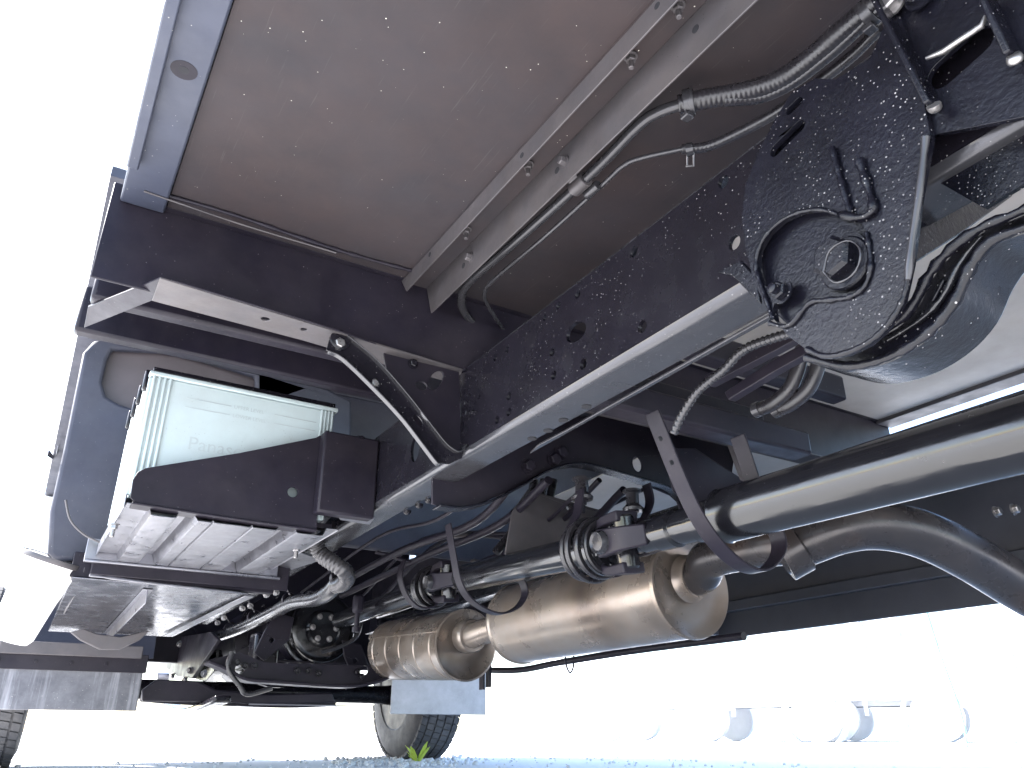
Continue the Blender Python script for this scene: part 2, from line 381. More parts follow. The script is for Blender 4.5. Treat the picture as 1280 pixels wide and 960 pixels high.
bead('beam_edge_bead', [at(214,350,Z=.752), at(400,406,Z=.752), at(470,430,Z=.752)], .0016, M['body'], beam, .02)

# ------------------------------------------------------------------ gusset and strap bracket beside the rail
gus = plateY('gusset_plate', YB+.008, [(478,432),(574,461),(577,574),(548,566),(520,540),(490,500)],
             [hY(516,455,YB+.008,.010), hY(527,482,YB+.008,.014,16,.010), hY(545,475,YB+.008,.028,18,.014,R(60))], .006, M['body'], T, bev=.0015, label='black gusset plate with slots beside the frame rail')
hexbolt('gusset_bolt', at(516,455,Y=YB+.006), -Y_, .009, .010, M['black'], gus)
st = plateY('brace_strap', YB-.02, [(412,424),(418,413),(428,412),(436,424),(470,452),(510,497),(548,545),(566,563),(580,560),(578,572),(562,580),(545,578),(528,556),(500,520),(462,480),(428,448),(408,437)],
            [hY(523,526,YB-.02,.014,14,.008,R(-45)), hY(470,478,YB-.02,.010,14,.006,R(-45))], .004, M['black'], T, bev=.0015, label='curved black brace strap from the cross beam down to the rail')
for pts in (((434,421),(470,451),(510,496),(548,545),(562,560),(574,565),(582,556)), ((410,440),(428,449),(462,481),(500,521),(528,557),(545,579),(550,580))):
    P = [at(x, y, Y=YB-.026) for x, y in pts]; strap('strap_rim', P, .014, .003, Y_, M['steelpipe'], st)
hexbolt('strap_bolt', at(424,430,Y=YB-.02), -Y_, .011, .011, M['bolt'], st)
lathe('strap_boss', at(424,427,Y=YB-.016), -Y_, [(0, .022), (.008, .022), (.010, .019)], M['black'], st, 24)
hexbolt('strap_bolt', at(468,480,Y=YB-.018), -Y_, .007, .008, M['bolt'], st)

# ------------------------------------------------------------------ pipes under the floor
ZP = .895
lp = [at(x, y, Z=ZP) for x, y in ((622,432),(600,412),(581,391),(577,374),(586,353),(640,306),(740,216),(797,158),(822,141),(850,131))]
pipe = tube('steel_pipe', lp, .0095, M['steelpipe'], T, label='thicker steel pipe running under the floor')
lp2 = [at(x, y, Z=ZP) for x, y in ((640,426),(627,409),(609,380),(606,365),(618,349),(680,297),(752,232),(778,208),(800,198),(855,186))]
pipe2 = tube('steel_pipe', lp2, .0045, M['steelpipe'], T, n=12, label='thinner steel pipe beside the thicker one')
hs = tube('rubber_hose', [at(x, y, Z=ZP) for x, y in ((848,131),(880,124),(930,115),(975,100),(1015,72),(1050,42),(1090,8),(1130,-30))], .0155, M['hose'], T, rib=1, ribd=.0075, ribh=.035, label='thick ribbed hose joined to the pipe')
tube('rubber_hose', [at(x, y, Z=ZP-.01) for x, y in ((905,126),(950,122),(990,104),(1030,74),(1060,48),(1095,15),(1130,-15))], .009, M['hose'], T, rib=1, ribd=.0075, ribh=.035, label='thin hose tucked under the thick hose')
for px, py in ((858,129),(1085,18)):
    a, b = at(px, py, Z=ZP), at(px+12, py-3 if px < 900 else py-10, Z=ZP); lathe('hose_clamp', a, b-a, [(-.004, .0205), (-.004, .0215), (.012, .0215), (.012, .0205)], M['steelpipe'], hs, 28, caps=False, bev=.001)
    box('clamp_screw', (a.x-.008, a.x+.008), (a.y-.006, a.y+.010), (a.z-.030, a.z-.020), M['steelpipe'], hs, bev=.002)
tube('rubber_hose', [at(x, y, Z=ZP) for x, y in ((852,187),(885,183),(930,163),(975,138),(1020,105),(1065,70),(1100,35))], .0085, M['hose'], T, rib=1, ribd=.0075, ribh=.035, label='slim ribbed hose joined to the thinner pipe')
pc = lathe('hose_clip', at(862,187,Z=ZP), lp2[-1]-lp2[-2], [(-.006, .0115), (.006, .0115)], M['steelpipe'], T, 20)
strap('clip_tail', [at(859,190,Z=ZP-.006), at(859,209,Z=ZP-.02)], .003, .002, X_, M['bolt'], pc); strap('clip_tail', [at(867,188,Z=ZP-.006), at(867,207,Z=ZP-.02)], .003, .002, X_, M['bolt'], pc)
strap('clip_tail', [at(857,208,Z=ZP-.02), at(868,207,Z=ZP-.02)], .003, .002, ZZ, M['bolt'], pc)
d = (at(740,216,Z=ZP)-at(720,234,Z=ZP)).normalized()
cl = lathe('pipe_clamp', at(717,237,Z=ZP), d, [(0, .0135), (.001, .0145), (.036, .0145), (.037, .0135)], M['galvd'], T, 28, label='pale steel clamp holding both pipes')
lathe('clamp_band', at(733,244,Z=ZP), d, [(0, .009), (.001, .0095), (.034, .0095), (.035, .009)], M['steelpipe'], cl, 24)
strap('clamp_tab', [at(716,200,Z=ZP+.02), at(713,215,Z=ZP+.01), at(720,232,Z=ZP-.002)], .022, .003, d, M['galvd'], cl)

# ------------------------------------------------------------------ spring hanger at upper right
XH = .70
keyhole = [(972,368),(950,352),(945,335),(948,312),(960,291),(978,275),(1000,265),(1025,262),(1048,268),(1062,277),(1078,280),(1084,295),
           (1088,320),(1087,342),(1079,360),(1062,371),(1035,375),(1015,377),(1003,388),(992,402),(980,407),(968,400),(966,385)]
kh = [at(x, y, X=XH) for x, y in keyhole]
hg = plateX('spring_hanger', XH, [(1018,98),(1045,99),(1088,72),(1108,25),(1125,20),(1150,100),(1163,170),(1148,250),(1138,330),(1128,375),(1108,410),(1085,430),(1058,443),(1030,447),(1008,437),(985,420),
            (962,392),(942,352),(932,310),(927,270),(932,232),(948,190),(968,150),(990,115)],
            [[(p.y, p.z) for p in kh], slotX((969,188), (999,158), XH, .0085), slotX((987,138), (998,127), XH, .006)], .009, M['tar'], T, bev=.002, label='tar coated spring hanger plate with a large bolt in its recess')
plateX('backing_plate', XH+.016, [(1030,110),(1088,82),(1110,40),(1135,60),(1163,170),(1128,375),(1108,405),(1058,436),(1012,432),(970,392),(938,310),(932,240),(968,150)], [], .008, M['tar'], hg)
bead('recess_bead', [at(x, y, X=XH-.002) for x, y in ((966,398),(950,352),(945,335),(948,312),(960,291),(978,275),(1000,265),(1025,262),(1048,268),(1062,277))], .0028, M['tar'], hg, .004)
bead('recess_bead', [at(x, y, X=XH-.002) for x, y in ((1083,290),(1088,320),(1087,342),(1079,360),(1062,371),(1035,375),(1015,377),(1003,388),(992,402),(980,408),(962,404))], .0030, M['tar'], hg, .004)
bead('weld_bead', [at(x, y, X=XH-.006) for x, y in ((1050,268),(1066,272),(1082,270),(1092,262))], .0045, M['tar'], hg, .006)
bead('weld_bead', [at(x, y, X=XH-.004) for x, y in ((1040,185),(1048,215),(1058,250),(1064,268))], .0035, M['tar'], hg, .007)
bead('weld_bead', [at(x, y, X=XH-.004) for x, y in ((1074,200),(1082,225),(1090,250),(1092,266))], .0045, M['tar'], hg, .007)
bead('edge_bead', [at(x, y, X=XH-.001) for x, y in ((1159,170),(1148,250),(1138,330),(1128,375),(1108,408),(1085,428),(1058,441),(1030,445),(1008,436))], .0032, M['tar'], hg, .005)
bead('bolt_edge', [at(1052,327,X=XH-.0135)+Vector((0, math.cos(a*math.pi/3)*.024, math.sin(a*math.pi/3)*.024)) for a in range(7)], .0011, M['steelpipe'], hg)
hexbolt('pivot_bolt', at(1055,328,X=XH+.014), -X_, .026, .027, M['tar'], hg)
lathe('pivot_washer', at(1060,331,X=XH+.014), -X_, [(0, .032), (.006, .032), (.008, .030)], M['tar'], hg, 32)
hexbolt('lock_nut', at(978,365,X=XH+.002), -X_, .0115, .012, M['tar'], hg, stud=.008)
# triangular rib and upper fins
r1 = plate('hanger_rib', [(p.x, p.z) for p in (at(1160,166,Y=.40), at(1262,212,Y=.40), at(1266,245,Y=.40), at(1205,290,Y=.40), at(1142,330,Y=.40))], [], Vector((0, .40, 0)), X_, ZZ, Y_, .008, M['tar'], hg, bev=.002)
bead('rib_edge', [at(x, y, X=XH-.014) for x, y in ((1157,172),(1150,235),(1140,300),(1135,350))], .004, M['steelpipe'], hg, .02)
tp = plateX('hanger_web', XH+.0095, [(1095,80),(1112,25),(1116,-80),(1500,-300),(1500,40),(1310,140),(1160,170),(1110,150)], [slotX((1178,92), (1222,52), XH+.0095, .0165)], .007, M['tar'], hg, bev=.002)
plateX('hanger_web', XH+.06, [(1100,80),(1125,-80),(1500,-300),(1500,60),(1330,200),(1230,260),(1160,220),(1040,120)], [], .006, M['tar'], hg)
for a, b in (((1096,-6),(1168,134)), ((1232,-6),(1268,72))):
    P = [at(a[0], a[1], X=XH-.012), at(b[0], b[1], X=XH-.004)]; strap('fin', P, .030, .007, X_, M['tar'], hg, bev=.002)
    bead('weld_bead', [at(b[0]-1, b[1]-3, X=XH-.012), at(b[0]+2, b[1]+5, X=XH-.006)], .007, M['bolt'], hg, .005)
bead('slot_rim', [at(x, y, X=XH-.004) for x, y in ((1158,73),(1168,72),(1200,50),(1230,30),(1232,20))], .0026, M['bolt'], hg, .02)
hexbolt('web_bolt', at(1116,5,X=XH), -X_, .012, .014, M['bolt'], hg)
hexbolt('web_bolt', at(1150,-4,X=XH), -X_, .012, .014, M['tar'], hg)
plateX('lock_plate', XH+.008, [(895,340),(925,325),(945,345),(950,380),(930,360),(915,345)], [], .006, M['tar'], hg, bev=.002)
# ------------------------------------------------------------------ suspension arm
A_ = [(1480,165),(1280,262),(1228,284),(1186,314),(1160,345),(1142,380),(1118,405),(1085,420),(1050,430),(1020,435)]
B_ = [(1008,447),(1060,458),(1112,446),(1158,418),(1192,380),(1212,336),(1238,302),(1280,285),(1340,262),(1480,215)]
PA = smooth_path([at(x, y, X=.735) for x, y in A_], 4); PB = smooth_path([at(x, y, X=.735) for x, y in B_], 4)
C_ = PA+PB
arm = plate('suspension_arm', [(p.y, p.z) for p in C_], [], Vector((.748, 0, 0)), Y_, ZZ, X_, .02, M['tar'], T, bev=.004, seg=3, label='glossy black curved suspension arm below the hanger')
for nm, PP, w_ in (('arm_band', PB, .072), ('arm_band', PA, .06)):
    bm = bmesh.new(); sweep_bm(bm, PP, [(0, -.005), (w_, -.005), (w_, .006), (0, .006)], up=X_); frombm(nm, bm, M['armgloss'], arm, smooth=60, bev=.002)
bead('arm_rim', [at(x, y, X=.73) for x, y in A_[:7]], .0055, M['tar'], arm, .01)
bead('arm_rim', [at(x, y, X=.73) for x, y in B_[:9]], .0055, M['tar'], arm, .008)
bead('arm_inner_rim', [at(x, y, X=.742) for x, y in ((1300,268),(1252,276),(1226,296),(1200,330),(1178,372),(1150,400),(1110,425))], .0035, M['armgloss'], arm, .01)
for a, b in (((1180,350),(1165,378)),((1212,318),(1196,345)),((1168,330),(1160,352))): bead('casting_scar', [at(*a, X=.746), at(*b, X=.746)], .003, M['tar'], arm, .006)
lathe('pivot_bush', at(1075,405,X=.76), X_, [(0, .045), (.10, .045)], M['black'], arm, 32)
# upper right arm behind (second leaf)
tube('torque_rod', [at(1180,210,X=.92), at(1240,165,X=.92), at(1330,110,X=.92)], .030, M['tar'], T, n=20, label='upper torque rod vanishing at the right edge')
tube('torque_rod', [at(1225,215,X=.95), at(1300,180,X=.95), at(1400,130,X=.95)], .022, M['tar'], T, n=20, label='lower torque rod at the right edge')

# ------------------------------------------------------------------ batteries and their carrier
def battery(y0, label, txt):
    t = thing('battery', label, 'battery', (.39, y0+.09, .60), 'pair of batteries in the tray')
    x0, x1, z0, z1, d = .146, .640, .60, .845, .185
    def P(x, y, z): return (x-.39, y-y0-.09, z-.60)
    bm = bmesh.new(); box_bm(bm, (x0-.39+.006, x1-.39-.006), (-.09+.004, d-.09-.004), (-.080, z1-.60-.012))
    frombm('battery_case', bm, M['batt'], t, bev=.004)
    bm = bmesh.new(); box_bm(bm, (x0-.39-.003, x1-.39+.003), (-.09-.002, d-.09+.002), (z1-.612, z1-.60)); frombm('case_rim', bm, M['batt'], t, bev=.003)
    bm = bmesh.new(); box_bm(bm, (x0-.39+.004, x1-.39-.004), (-.09+.004, d-.09-.004), (z1-.6, z1-.585)); frombm('battery_lid', bm, M['black'], t, bev=.004)
    for i in range(4):                 # moulded ribs at both ends of the long face and on the short side
        for xx, w in ((x0-.39+.010+i*.013, .007), (x1-.39-.012-i*.010, .005)):
            bm = bmesh.new(); box_bm(bm, (xx-w/2, xx+w/2), (-.09-.002, -.084), (-.079, z1-.612)); frombm('case_rib', bm, M['batt'], t, bev=.0022)
    for i in range(6):
        yy = -.075+i*.029
        bm = bmesh.new(); box_bm(bm, (x0-.39-.002, x0-.39+.008), (yy-.006, yy+.006), (-.079, z1-.614)); frombm('case_rib', bm, M['batt'], t, bev=.003)
    for s in (-.055, .055):
        bm = bmesh.new(); box_bm(bm, (x0-.39-.012, x0-.39+.03), (s-.012, s+.012), (z1-.60-.045, z1-.60+.012)); frombm('lifting_lug', bm, M['black'], t, bev=.006)
    lathe('terminal', (x0-.39+.035, 0, z1-.585), ZZ, [(0, .012), (.018, .010)], M['bolt'], t, 16)
    if txt:
        def text(s, size, x, z, ex, m, nm):
            c = bpy.data.curves.new(nm, 'FONT'); c.body = s; c.size = size; c.extrude = ex; c.resolution_u = 3
            o = bpy.data.objects.new('tmp', c); sc.collection.objects.link(o)
            me = bpy.data.meshes.new_from_object(o.evaluated_get(bpy.context.evaluated_depsgraph_get())); bpy.data.objects.remove(o)
            me.transform(Matrix.Translation(P(x, y0+.0046, z)) @ Matrix.Rotation(R(90), 4, 'X')); me.materials.clear()
            link(nm, me, m, t, smooth=0)
        text('UPPER LEVEL', .014, .36, .787, .0009, M['ink'], 'level_lettering'); text('LOWER LEVEL', .014, .36, .762, .0009, M['ink'], 'level_lettering')
        text('Panasonic', .050, .262, .655, .0012, M['ink'], 'maker_lettering')
        for z in (.790, .765):
            for xa, xb in ((.24, .353), (.468, .585)):
                bm = bmesh.new(); box_bm(bm, (xa-.39, xb-.39), (-.0868, -.084), (z-.6, z-.6+.0028)); frombm('level_line', bm, M['ink'], t)
    return t
battery(2.02, 'milky white battery facing the camera with level lines on its long side', True)
battery(2.235, 'milky white battery behind the nearer one, seen past its left side only', False)
YA = 1.98
ta = plateY('battery_bracket', YA, [(166,600),(172,590),(182,585),(300,566),(395,547),(400,544),(466,549),(466,646),(397,642),(396,662),(280,646),(172,630),(163,622)],
            [hY(366,615,YA,.0135,18)], .007, M['body'], T, bev=.003, label='black tapered bracket plate in front of the battery')
P = [at(165,628,Y=YA), at(280,646,Y=YA), at(396,662,Y=YA)]
strap('bracket_flange', [p+Vector((0, .022, -.001)) for p in P], .05, .006, Y_, M['body'], ta, bev=.002)
bx = box('bracket_box', (at(400,545,Y=YA).x, XR-.001), (YA-.045, YA-.002), (at(400,640,Y=YA-.04).z, .742), M['body'], ta, bev=.006)
bead('weld_bead', [at(x, y, Y=YA-.004) for x, y in ((402,572),(400,590),(399,610),(396,634),(402,641)) ], .004, M['black'], ta, .006)
for px, py in ((400,590),(396,634)): bead('weld_spot', [at(px, py, Y=YA-.01), at(px+2, py+3, Y=YA-.01)], .004, M['bolt'], ta, .004)
hexbolt('bracket_bolt', at(450,550,Y=YA-.03), ZZ, .014, .010, M['black'], ta)
# second bracket at the far end of the tray
plate('battery_bracket', [(.14, .43), (.735, .43), (.735, .70), (.6, .70), (.14, .53)], [], Vector((0, 2.66, 0)), X_, ZZ, Y_, .006, M['body'], T, bev=.003, label='rear twin of the bracket plate, beyond the battery tray')
# corrugated tray
ZTY = .492
cols = [(.150, 0), (.200, 0), (.206, -.020), (.212, -.022), (.258, -.022), (.264, -.020), (.272, .010), (.298, .010), (.306, -.012), (.314, -.022), (.345, -.022), (.3485, -.016), (.352, -.022), (.44, -.022), (.4435, -.016), (.447, -.022), (.505, -.022), (.513, -.012), (.522, .010), (.548, .010), (.557, -.020), (.563, -.022), (.62, -.022), (.628, -.020), (.637, 0), (.665, 0), (.668, -.002)]
bm = bmesh.new(); rings = []
for y in (2.0, 2.30, 2.635):
    rings.append([bm.verts.new((x, y, ZTY+z)) for x, z in cols]+[bm.verts.new((x, y, ZTY+z+.0025)) for x, z in reversed(cols)])
K = len(rings[0])
for i in range(2):
    for j in range(K): bm.faces.new((rings[i][j], rings[i][(j+1) % K], rings[i+1][(j+1) % K], rings[i+1][j]))
for rr in (rings[0], rings[-1]):
    for j in range(len(cols)-1): bm.faces.new((rr[j], rr[j+1], rr[K-2-j], rr[K-1-j]))
tray = frombm('battery_tray', bm, M['galv'], T, smooth=30, bev=.0015, label='corrugated bare steel tray carrying the two batteries')
strap('tray_rim', [Vector((.146, 2.0, ZTY+.008)), Vector((.146, 2.64, ZTY+.008))], .034, .003, ZZ, M['galv'], tray)
for yy in (2.06, 2.60): box('tray_runner', (.15, .665), (yy-.015, yy+.015), (ZTY+.0115, ZTY+.025), M['body'], tray)
front = box('tray_lip', (.115, .69), (2.642, 2.648), (ZTY-.022, ZTY+.04), M['galv'], tray, bev=.002)
box('lip_edge', (.115, .70), (2.636, 2.656), (ZTY-.030, ZTY-.0225), M['galv'], tray, bev=.002)
for px, py in ((143,655),(371,683)):
    p = at(px, py, Z=ZTY-.012); hexbolt('tray_bolt', p, -ZZ, .010, .014, M['bolt'], tray, stud=.018)
for px, py in ((188,648),(257,657),(355,669),(160,684),(222,690),(160,682)):
    lathe('tray_hole', at(px, py, Z=ZTY-.0127), ZZ, [(0, .005), (.0005, .005)], M['hole'], tray, 12)

# ------------------------------------------------------------------ under-cab sheet, tank, flaps
def sheet(name, pts, th, m, parent=None, **k):
    bm = bmesh.new(); a = [bm.verts.new(p) for p in pts]; b = [bm.verts.new(Vector(p)+ZZ*th) for p in pts]
    bm.faces.new(a); bm.faces.new(b[::-1]); n = len(pts)
    for i in range(n): bm.faces.new((a[i], b[i], b[(i+1) % n], a[(i+1) % n]))
    return frombm(name, bm, m, parent, **k)
us = sheet('under_sheet', [at(90,722,Z=.42), at(300,740,Z=.42), at(318,745,Z=.42), at(216,796,Z=.375), at(60,789,Z=.375)], .003, M['sheet'], T, bev=.001, label='flat galvanised sheet ahead of the battery tray')
box('sheet_beam', (.09, .70), (2.70, 2.74), (.425, .50), M['body'], us, bev=.003)
a, b = at(185,737,Z=.414), at(134,792,Z=.372); strap('sheet_rib', [a-ZZ*.02, b-ZZ*.02], .045, .004, ZZ, M['galv'], us); strap('sheet_rib', [a-ZZ*.0, b-ZZ*.0], .03, .003, X_, M['galv'], us)
strap('sheet_flange', [at(312,745,Z=.415), at(208,795,Z=.370)], .03, .003, X_, M['galv'], us)
bead('sheet_edge', [at(112,719,Z=.418), at(200,730,Z=.418), at(310,742,Z=.418)], .004, M['galv'], us, .02)
tk = lathe('tapered_housing', (.036, 2.74, .482), (-.055, .05, -.22), [(.012, .02), (.004, .055), (0, .074), (.002, .082), (.010, .084), (.018, .080), (.05, .079), (.10, .074), (.12, .070), (.235, .060), (.25, .05), (.252, .02)], M['tank'], T, 48, label='white tapered housing in sunlight at the near edge')
lathe('housing_rim', Vector((.036, 2.74, .482)), (-.055, .05, -.22), [(0, .083), (-.002, .088), (.006, .090), (.014, .088), (.014, .083)], M['galvd'], tk, 48, caps=False)
strap('housing_edge', [Vector((.125, 2.70, .455)), Vector((.128, 2.9, .43)), Vector((.12, 3.3, .40))], .03, .003, ZZ, M['galvd'], tk)
# left mud flap
def flap(x0, x1, y, z0, z1, m, label, br):
    o = box('mud_flap', (x0, x1), (y, y+.008), (z0, z1), m, T, bev=.003, label=label)
    if br:
        box('flap_bracket', (x0, x1+.01), (y-.012, y-.0005), (z1-.012, z1+.062), M['body'], o, bev=.002)
        box('flap_rail', (x0+.06, x1-.02), (y-.03, y-.0125), (z1+.045, z1+.095), M['galvd'], o, bev=.003)
        for i in range(4): hexbolt('flap_bolt', (x0+.07+i*.13, y-.0125, z1+.02), -Y_, .006, .006, M['body'], o)
    return o
flap(-.12, .493, 3.9, .082, .245, M['flap'], 'dirty rubber mud flap behind the near front wheel', 1)
flap(1.656, 2.20, 3.9, .083, .36, M['flapw'], 'mud flap behind the far front wheel, coloured pale for glare', 0)
# fender curve over the near wheel (arch seen behind the flap)
strap('wheel_arch', [Vector((.30, 4.62+.53*math.cos(a), .23+.50*math.sin(a))) for a in [math.pi*(.05+.9*i/16) for i in range(17)]], .50, .006, X_, M['cabd'], T, step=2, label='curved wheel arch liner over the near front wheel')
P = [at(x, y, Y=3.45) for x, y in ((88,790),(100,800),(125,812),(150,812),(175,800),(187,788),(150,796),(120,792),(105,786))]
plate('arch_end', [(p.x, p.z) for p in P], [], Vector((0, 3.45, 0)), X_, ZZ, Y_, .02, M['galvd'], T, bev=.003)
# wheels
def wheel(x, y, label):
    o = lathe('wheel', (x-.135, y, .25), (1, 0, 0), [(.0, .24), (-.002, .27), (.0, .33), (.018, .375), (.04, .392), (.230, .392), (.252, .375), (.27, .33), (.272, .27), (.27, .24)], M['rubber'], T, 72, caps=False, label=label)
    lathe('rim', (x-.135, y, .25), (1, 0, 0), [(.006, .245), (.0, .25), (.006, .235), (.09, .22), (.11, .15), (.09, .10), (.09, .01)], M['body'], o, 48)
    bm = bmesh.new()                   # tread blocks between the grooves, thick pieces on the tyre
    for xb, wb, n in ((.035, .034, 56), (.083, .042, 64), (.135, .042, 64), (.187, .042, 64), (.235, .034, 56)):
        for i in range(n):
            a0 = 2*math.pi*(i+.08+(.5 if xb in (.083, .187) else 0))/n; a1 = a0+2*math.pi*.84/n
            v = []
            for r in (.384, .4):
                for a in (a0, a1):
                    for s in (-.5, .5): v.append(bm.verts.new((x-.135+xb+s*wb, y+r*math.cos(a+s*.02), .25+r*math.sin(a+s*.02))))
            for f in ((0,1,3,2),(4,6,7,5),(0,4,5,1),(2,3,7,6),(0,2,6,4),(1,5,7,3)): bm.faces.new([v[i] for i in f])
    tr = frombm('tread_blocks', bm, M['rubber'], o, smooth=0); tr['kind'] = 'stuff'
    return o
wheel(2.12, 4.62, 'far front wheel with worn tread, below the pale flap')
wheel(-.03, 4.62, 'near front wheel, only its tread showing under the dirty flap')

# ------------------------------------------------------------------ cab underside on the near side
cab = box('cab_floor', (-.05, 2.36), (1.9, 5.4), (1.30, 1.33), M['cabd'], T, label='dark underside of the cab')
box('cab_rear_beam', (-.022, .70), (1.60, 1.64), (.80, .90), M['body'], cab, bev=.008)
box('cab_rear_beam', (-.042, .72), (1.86, 1.90), (.84, .96), M['body'], cab, bev=.008)
bm = bmesh.new(); box_bm(bm, (-.06, 2.36), (5.3, 5.4), (.42, 1.29)); box_bm(bm, (-.06, 2.36), (1.95, 2.0), (1.34, 2.4)); box_bm(bm, (-.06, 2.36), (2.01, 5.4), (2.41, 2.45)); box_bm(bm, (-.06, -.02), (2.01, 5.29), (1.34, 2.4)); box_bm(bm, (2.32, 2.36), (2.01, 5.29), (1.34, 2.4))
frombm('cab_shell', bm, M['cabw'], cab, bev=.01)
box('engine_bulkhead', (.1, 2.2), (5.0, 5.05), (.36, 1.28), M['body'], cab, bev=.01)
box('cab_back_panel', (.62, 2.34), (2.92, 2.95), (.66, 1.29), M['cabd'], cab, bev=.01)
box('cab_side', (2.33, 2.36), (2.4, 5.2), (.6, 1.29), M['cabd'], cab, bev=.01)
box('inner_wing', (1.9, 1.93), (2.6, 4.9), (.45, .92), M['body'], cab, bev=.01)
# stamped rear corner panel with a rounded recess
outl = [at(x, y, Y=2.75) for x, y in ((118,425),(300,430),(440,500),(440,640),(300,700),(70,700),(60,690),(62,640),(80,560),(96,480),(104,440))]
rec = [at(x, y, Y=2.75) for x, y in ((141,436),(220,440),(320,470),(320,540),(200,520),(150,505),(133,495),(128,478),(134,450))]
rp = plate('corner_panel', [(p.x, p.z) for p in outl], [[(p.x, p.z) for p in rec]], Vector((0, 2.75, 0)), X_, ZZ, Y_, .035, M['cabd'], T, bev=.012, seg=3, label='stamped cab corner panel with a rounded recess, left of the battery')
plate('panel_recess', [(p.x, p.z) for p in outl[:7]], [], Vector((0, 2.795, 0)), X_, ZZ, Y_, .01, M['recess'], rp)
tube('bowden_cable', [at(x, y, Y=2.6) for x, y in ((82,625),(88,650),(105,668),(125,678))], .003, M['galvd'], T, n=8, label='thin pale cable curling under the corner panel')
strap('edge_clip', [at(60,566,X=-.045), at(70,575,X=-.045), at(72,560,X=-.03)], .02, .003, Y_, M['galv'], T, label='bright bent clip at the near edge of the cab')

# ------------------------------------------------------------------ cross members between the rails
YC = 1.62
cm = plateY('cross_member', YC, [(540,520),(830,520),(920,560),(905,660),(880,668),(852,640),(845,622),(800,603),(760,592),(722,583),(700,583),(672,594),(640,612),(600,630),(565,636),(540,630)],
            [hY(797,580,YC,.017,18,.022), hY(705,565,YC,.012), ], .007, M['body'], T, bev=.002, label='arched black cross member between the two rails')
strap('arch_flange', [at(x, y, Y=YC-.012) for x, y in ((545,634),(575,636),(610,628),(650,608),(680,591),(710,582),(735,583),(780,595),(830,610),(852,625),(870,650),(880,668))], .042, .006, Y_, M['tar'], cm, bev=.002)
for px, py in ((701,566),(692,575),(660,583)): hexbolt('member_bolt', at(px, py, Y=YC), -Y_, .016, .016, M['body'], cm)
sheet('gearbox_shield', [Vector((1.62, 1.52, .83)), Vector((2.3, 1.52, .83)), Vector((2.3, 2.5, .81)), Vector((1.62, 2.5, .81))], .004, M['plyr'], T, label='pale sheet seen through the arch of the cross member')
b2 = plateY('bracket_web', 1.95, [(660,612),(760,640),(760,700),(630,700),(640,640)], [hY(710,635,1.95,.006)], .006, M['galvd'], T, bev=.002, label='grey bracket web under the arch')
# crossmember nearer, carrying the shaft straps
box('cross_member', (.83, 1.52), (1.13, 1.19), (.60, .66), M['body'], T, bev=.008, label='slim black cross member carrying the wide shaft strap')
box('diagonal_beam', (.83, 1.5), (1.0, 1.04), (.69, .75), M['body'], T, bev=.006)
box('diagonal_beam', (.83, 1.5), (1.24, 1.28), (.66, .75), M['body'], T, bev=.006)
# inner cable conduit and air hoses
tube('ribbed_conduit', [at(x, y, X=.93) for x, y in ((842,542),(852,520),(870,492),(890,474),(905,462),(930,437),(975,420),(1010,412))], .0075, M['steelpipe'], T, rib=1, ribd=.010, ribh=.16, n=12, label='fine ribbed conduit curving up under the rail')
box('conduit_clip', (.90, .93), (1.17, 1.19), (.635, .66), M['galv'], T, bev=.002)
for k, (dx, nm) in enumerate(((0, 'nearer of the two bent black hoses below the hanger'), (24, 'farther of the two bent black hoses below the hanger'))):
    h = tube('air_hose', [at(x+dx, y, X=1.18+.02*k) for x, y in ((948,512),(965,505),(985,488),(996,465),(1002,440),(1010,400))], .014, M['hose'], T, label=nm)
    a = at(950+dx, 511, X=1.18+.02*k); lathe('hose_end', a, at(960+dx, 507, X=1.18+.02*k)-a, [(-.012, .016), (.004, .016)], M['steelpipe'], h, 16)
P = [at(x, y, X=1.0) for x, y in ((1020,395),(960,428),(880,470),(884,482),(965,440),(1024,408))]
plate('inner_rail', [(p.y, p.z) for p in P], [], Vector((1.0, 0, 0)), Y_, ZZ, X_, .02, M['body'], T, bev=.002, label='slim black inner rail beside the conduit')
P = [at(x, y, X=1.05) for x, y in ((1030,415),(965,450),(905,490),(910,500),(972,462),(1034,428))]
plate('inner_rail', [(p.y, p.z) for p in P], [], Vector((1.05, 0, 0)), Y_, ZZ, X_, .02, M['body'], T, bev=.002, label='second slim black rail under the conduit')

# ------------------------------------------------------------------ propeller shaft in three lengths
S = [Vector((1.17, -.6, .370)), Vector((1.17, 1.12, .395)), Vector((1.17, 1.43, .405)), Vector((1.17, 2.34, .455)), Vector((1.20, 2.58, .462)), Vector((1.22, 3.5, .455))]
def shaftseg(name, A, B, r, label, prof0, prof1):
    L = (B-A).length
    return lathe(name, A, B-A, prof0+[(t+L, q) for t, q in prof1], M['shaft'], T, 56, label=label)
s1 = shaftseg('propeller_shaft', S[0], at(905,645,X=1.17), .054, 'thickest rear length of the glossy black propeller shaft', [(0, .05), (0, .054)], [(-.012, .054), (-.004, .056), (.0, .054), (.006, .042)])
J = at(782,678,X=1.17); d1 = (at(905,645,X=1.17)-J).normalized()
lathe('slip_sleeve', J+d1*.075, d1, [(0, .025), (0, .036), (.05, .036), (.052, .040), (.10, .040), (.104, .034), (.12, .034), (.122, .038), (.17, .038), (.172, .042), ((at(905,645,X=1.17)-J).length-.075, .042)], M['shaft'], s1, 40)
